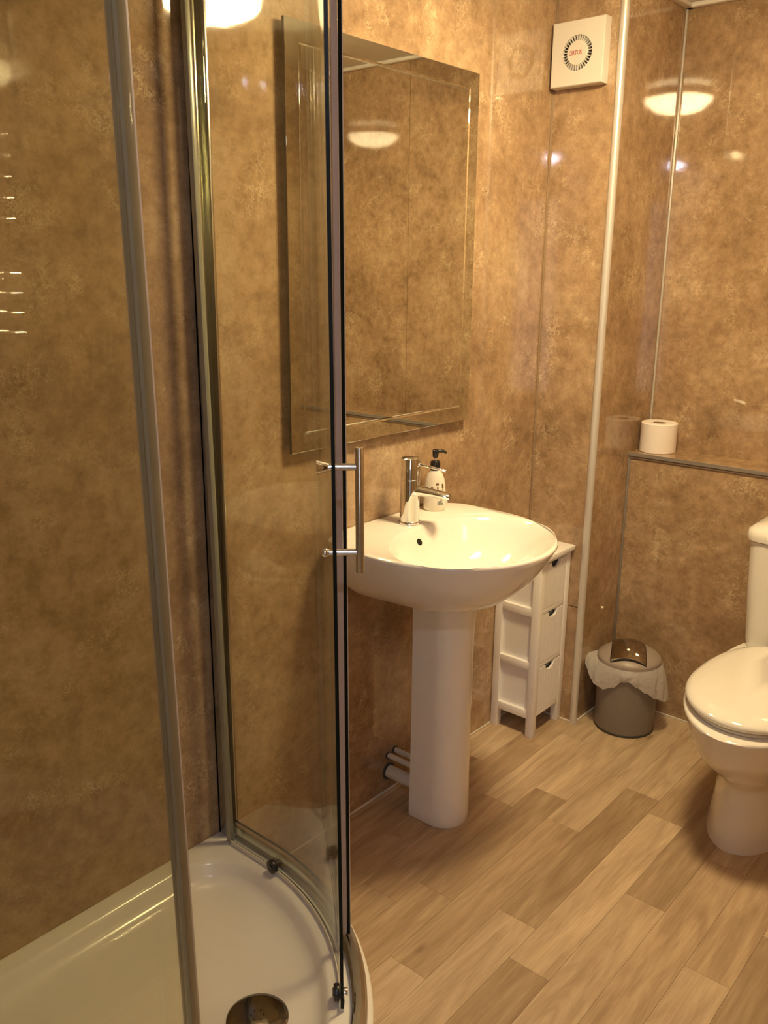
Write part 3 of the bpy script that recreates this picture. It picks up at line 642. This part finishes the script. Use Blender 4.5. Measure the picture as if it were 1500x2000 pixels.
# liner skirt: (angle from the camera side, flare radius, hem height)
KEY = [(-180, .112, .215), (-130, .120, .215), (-100, .146, .232), (-84, .142, .216), (-62, .124, .170), (-44, .112, .160), (-24, .108, .178), (-8, .1065, .206), (4, .1065, .208), (18, .108, .190), (34, .112, .170), (52, .120, .146), (70, .132, .128), (84, .138, .126), (100, .128, .160), (125, .116, .195), (150, .112, .21), (180, .112, .215)]
def key(a):
    for (a0, r0, z0), (a1, r1, z1) in zip(KEY, KEY[1:]):
        if a0 <= a <= a1:
            t = (a-a0)/(a1-a0); t = t*t*(3-2*t); return r0+(r1-r0)*t, z0+(z1-z0)*t
bm = bmesh.new(); nA, nT = 180, 14; rings = []
for j in range(nT+1):
    t = j/nT; ring = []
    for i in range(nA):
        a = -180+360*i/nA; r, z = key(a); ar = math.radians(a)
        wob = .0030*math.sin(ar*11+1.2+1.5*t)*t+.0016*math.sin(ar*17+3.0*t)*t*(1-.3*t)+.0018*math.sin(ar*5+4*t)
        rr = .1055+(r-.1055)*(t**.8)+abs(wob)*.8*t+.004*math.sin(PI*t); zz = bh-.003+(z-bh+.003)*t
        d = -vb*math.cos(ar)+rb*math.sin(ar)
        ring.append(V(bx, by, zz)+d*rr)
    rings.append(ring)
loft(bm, rings, False, False); obj('bin_liner', bm, FILM, bn, angle=180)

# ------------------------------------------------------------------ toilet
TY = -.875
wc = thing('toilet', 'white close coupled toilet with closed lid against the low wall', 'toilet', (2.4, TY, 0))
def pan(xf, xb, hw, n=64, p=2.2):
    """oval seen from above: round nose at xf, squarer at xb"""
    pts = []; xm = xf+(xb-xf)*.46
    for i in range(n):
        a = 2*PI*i/n; c, s_ = math.cos(a), math.sin(a)
        if c <= 0: x = xm+(xm-xf)*c; y = hw*s_
        else: x = xm+(xb-xm)*abs(c)**(2/3.0); y = hw*math.copysign(abs(s_)**(2/3.0), s_)*(1-.06*c)
        pts.append((x, TY+y))
    return pts
def L3(pts, z): return [V(x, y, z) for x, y in pts]
bm = bmesh.new()
loft(bm, [L3(pan(a, b, h), z) for a, b, h, z in ((2.155, 2.76, .122, 0), (2.157, 2.76, .121, .012), (2.166, 2.76, .116, .06), (2.176, 2.76, .110, .13), (2.182, 2.76, .107, .175), (2.165, 2.76, .118, .203), (2.118, 2.765, .141, .232), (2.070, 2.765, .163, .275), (2.034, 2.77, .179, .322), (2.022, 2.77, .184, .362), (2.006, 2.77, .192, .388), (2.003, 2.77, .194, .398), (2.009, 2.77, .190, .404))])
obj('pan', bm, CERAMIC, wc, angle=60)
bm = bmesh.new()
loft(bm, [L3(pan(a, 2.555, h), z) for a, h, z in ((2.050, .158, .4045), (2.042, .165, .407), (2.042, .165, .413), (2.050, .158, .4185))]); obj('seat', bm, WHITEP, wc, angle=50)
bm = bmesh.new()
loft(bm, [L3(pan(a, 2.56, h), z) for a, h, z in ((2.046, .163, .4195), (2.036, .171, .4205), (2.028, .178, .424), (2.026, .180, .431), (2.031, .176, .439), (2.046, .164, .445), (2.08, .135, .449), (2.17, .07, .452))]); obj('lid', bm, CERAMIC, wc, angle=60)
for y in (-.07, .07):
    bm = bmesh.new(); rod(bm, (2.565, TY+y-.02, .425), (2.565, TY+y+.02, .425), .012, n=16, bev=.002); obj('hinge', bm, CHROME, wc)
def cis(x0, hw, n=20, rc=.05):
    pts = []
    for i in range(n+1):
        a = PI/2*i/n; pts.append((x0+rc-rc*math.sin(a)*1.0 if False else x0+rc*(1-math.cos(PI/2-a)), TY-hw+rc*(1-math.sin(PI/2-a)) if False else TY-hw+rc*(1-math.cos(a))))
    pts = [(x0+rc*(1-math.sin(PI/2*i/n)), TY-hw+rc*(1-math.cos(PI/2*i/n))) for i in range(n+1)]
    left = [(x, 2*TY-y) for x, y in pts][::-1]
    # bowed front between the two rounded corners
    fr = [(x0-.012*math.sin(PI*i/12), TY-hw+rc+(2*hw-2*rc)*i/12) for i in range(1, 12)]
    return [(2.772, TY-hw)]+pts+fr+left+[(2.772, TY+hw)]
bm = bmesh.new(); loft(bm, [L3(cis(x0, hw), z) for x0, hw, z in ((2.605, .150, .4045), (2.594, .160, .408), (2.590, .164, .43), (2.583, .174, .60), (2.580, .180, .735), (2.580, .180, .742))]); obj('cistern', bm, CERAMIC, wc, angle=50)
bm = bmesh.new(); loft(bm, [L3(cis(x0, hw), z) for x0, hw, z in ((2.580, .181, .7435), (2.574, .187, .746), (2.572, .189, .760), (2.576, .186, .776), (2.590, .172, .788), (2.62, .14, .794))]); obj('cistern_lid', bm, CERAMIC, wc, angle=50)
bm = bmesh.new(); lathe(bm, (2.68, TY, .793), [(.024, 0), (.024, .004), (.020, .006), (.002, .006)], n=32); obj('flush_button', bm, CHROME, wc)

# ------------------------------------------------------------------ toilet roll
rx, ry, rr, rh = 2.850, -.284, .060, .100
rl = thing('toilet_roll', 'white toilet paper roll standing on the ledge of the low wall', 'toilet roll', (rx, ry, ZS))
bm = bmesh.new(); lathe(bm, (rx, ry, ZS), [(.023, .004), (.023, 0), (rr-.002, 0), (rr, .002), (rr, rh-.003), (rr-.003, rh), (.0235, rh-.001), (.0225, rh-.004), (.0225, .004)], n=56, cap0=False, cap1=False); obj('paper', bm, PAPER, rl)
bm = bmesh.new(); lathe(bm, (rx, ry, ZS), [(.0222, .001), (.0224, rh-.002), (.0208, rh-.002), (.0206, .001)], n=32, cap0=False, cap1=False)
lathe(bm, (rx, ry, ZS), [(.0206, .002), (.001, .002)], n=32); obj('core', bm, CARD, rl)
tail = [(rr+.0007, math.radians(-118+i*4)) for i in range(9)]
bm = bmesh.new(); loft(bm, [[V(rx+r*math.cos(a-PI/2.3), ry+r*math.sin(a-PI/2.3), z) for r, a in tail] for z in (ZS+.001, ZS+rh-.003)], False, False, closed=False); obj('loose_end', bm, PAPER, rl)

# ------------------------------------------------------------------ extractor fan on the casing
fy0, fy1, fz0, fz1 = -.0115, -.1785, 2.026, 2.199
fc = (fy0+fy1)/2; fzc = (fz0+fz1)/2-.003; fx = XB-.038
fan = thing('extractor_fan', 'square white extractor fan with a ring of dark slots high on the casing', 'extractor fan', (XB, fc, fzc))
hwid, hhgt = (fy0-fy1)/2, (fz1-fz0)/2; nF = 128
def sq(i, k=1.0):
    a = 2*PI*i/nF; c, s_ = math.cos(a), math.sin(a); m = max(abs(c), abs(s_)); return (c/m*hwid*k, s_/m*hhgt*k)
def circ(r): return [(r*math.cos(2*PI*i/nF), r*math.sin(2*PI*i/nF)) for i in range(nF)]
def FX(pts, x): return [V(x, fc+a, (fz0+fz1)/2+b) for a, b in pts]
sqr = [sq(i) for i in range(nF)]; sq9 = [sq(i, .975) for i in range(nF)]
cz_ = (-.003, )
bm = bmesh.new()
loft(bm, [FX(sqr, XB-.001), FX(sqr, fx+.003), FX(sq9, fx), FX(circ(.0475), fx), FX(circ(.0470), fx+.010)], False, False); obj('cover', bm, WHITEP, fan, angle=30)
bm = bmesh.new(); loft(bm, [FX(circ(.0475), fx+.010), FX(circ(.0475), fx+.012)], True, True); obj('grille_back', bm, BLACKP, fan)
bm = bmesh.new(); loft(bm, [FX(circ(.0325), fx+.010), FX(circ(.0325), fx+.0008), FX(circ(.0315), fx)], True, True); obj('hub_plate', bm, WHITEP, fan, angle=30)
for i in range(32):
    a = 2*PI*(i+.5)/32; d = V(0, math.cos(a), math.sin(a)); t = V(0, -math.sin(a), math.cos(a)); c0 = V(fx, fc, (fz0+fz1)/2)
    bm = bmesh.new(); loft(bm, [[c0+d*r+t*s_*.0008+V(x, 0, 0) for s_, x in ((-1, .001), (1, .001), (1, .009), (-1, .009))] for r in (.032, .0478)]); obj('fin', bm, WHITEP, fan, smooth=False)
tc = bpy.data.curves.new('lettering', 'FONT'); tc.body = 'CIRTUS'; tc.size = .0145; tc.align_x = 'CENTER'; tc.align_y = 'CENTER'; tc.extrude = .0002; tc.space_character = .95
to = bpy.data.objects.new('lettering_source', tc); C.objects.link(to)
bpy.context.view_layer.update()
me = bpy.data.meshes.new_from_object(to.evaluated_get(bpy.context.evaluated_depsgraph_get())); bpy.data.objects.remove(to)
me.name = 'lettering'; me.materials.clear(); me.materials.append(PRINTRED)
me.transform(Matrix(((0, 0, -1, 0), (-.92, 0, 0, 0), (0, 1.15, 0, 0), (0, 0, 0, 1))))
lo = bpy.data.objects.new('lettering', me); C.objects.link(lo); lo.parent = fan; lo.location = V(fx-.0005-XB, .006, (fz0+fz1)/2-fzc)
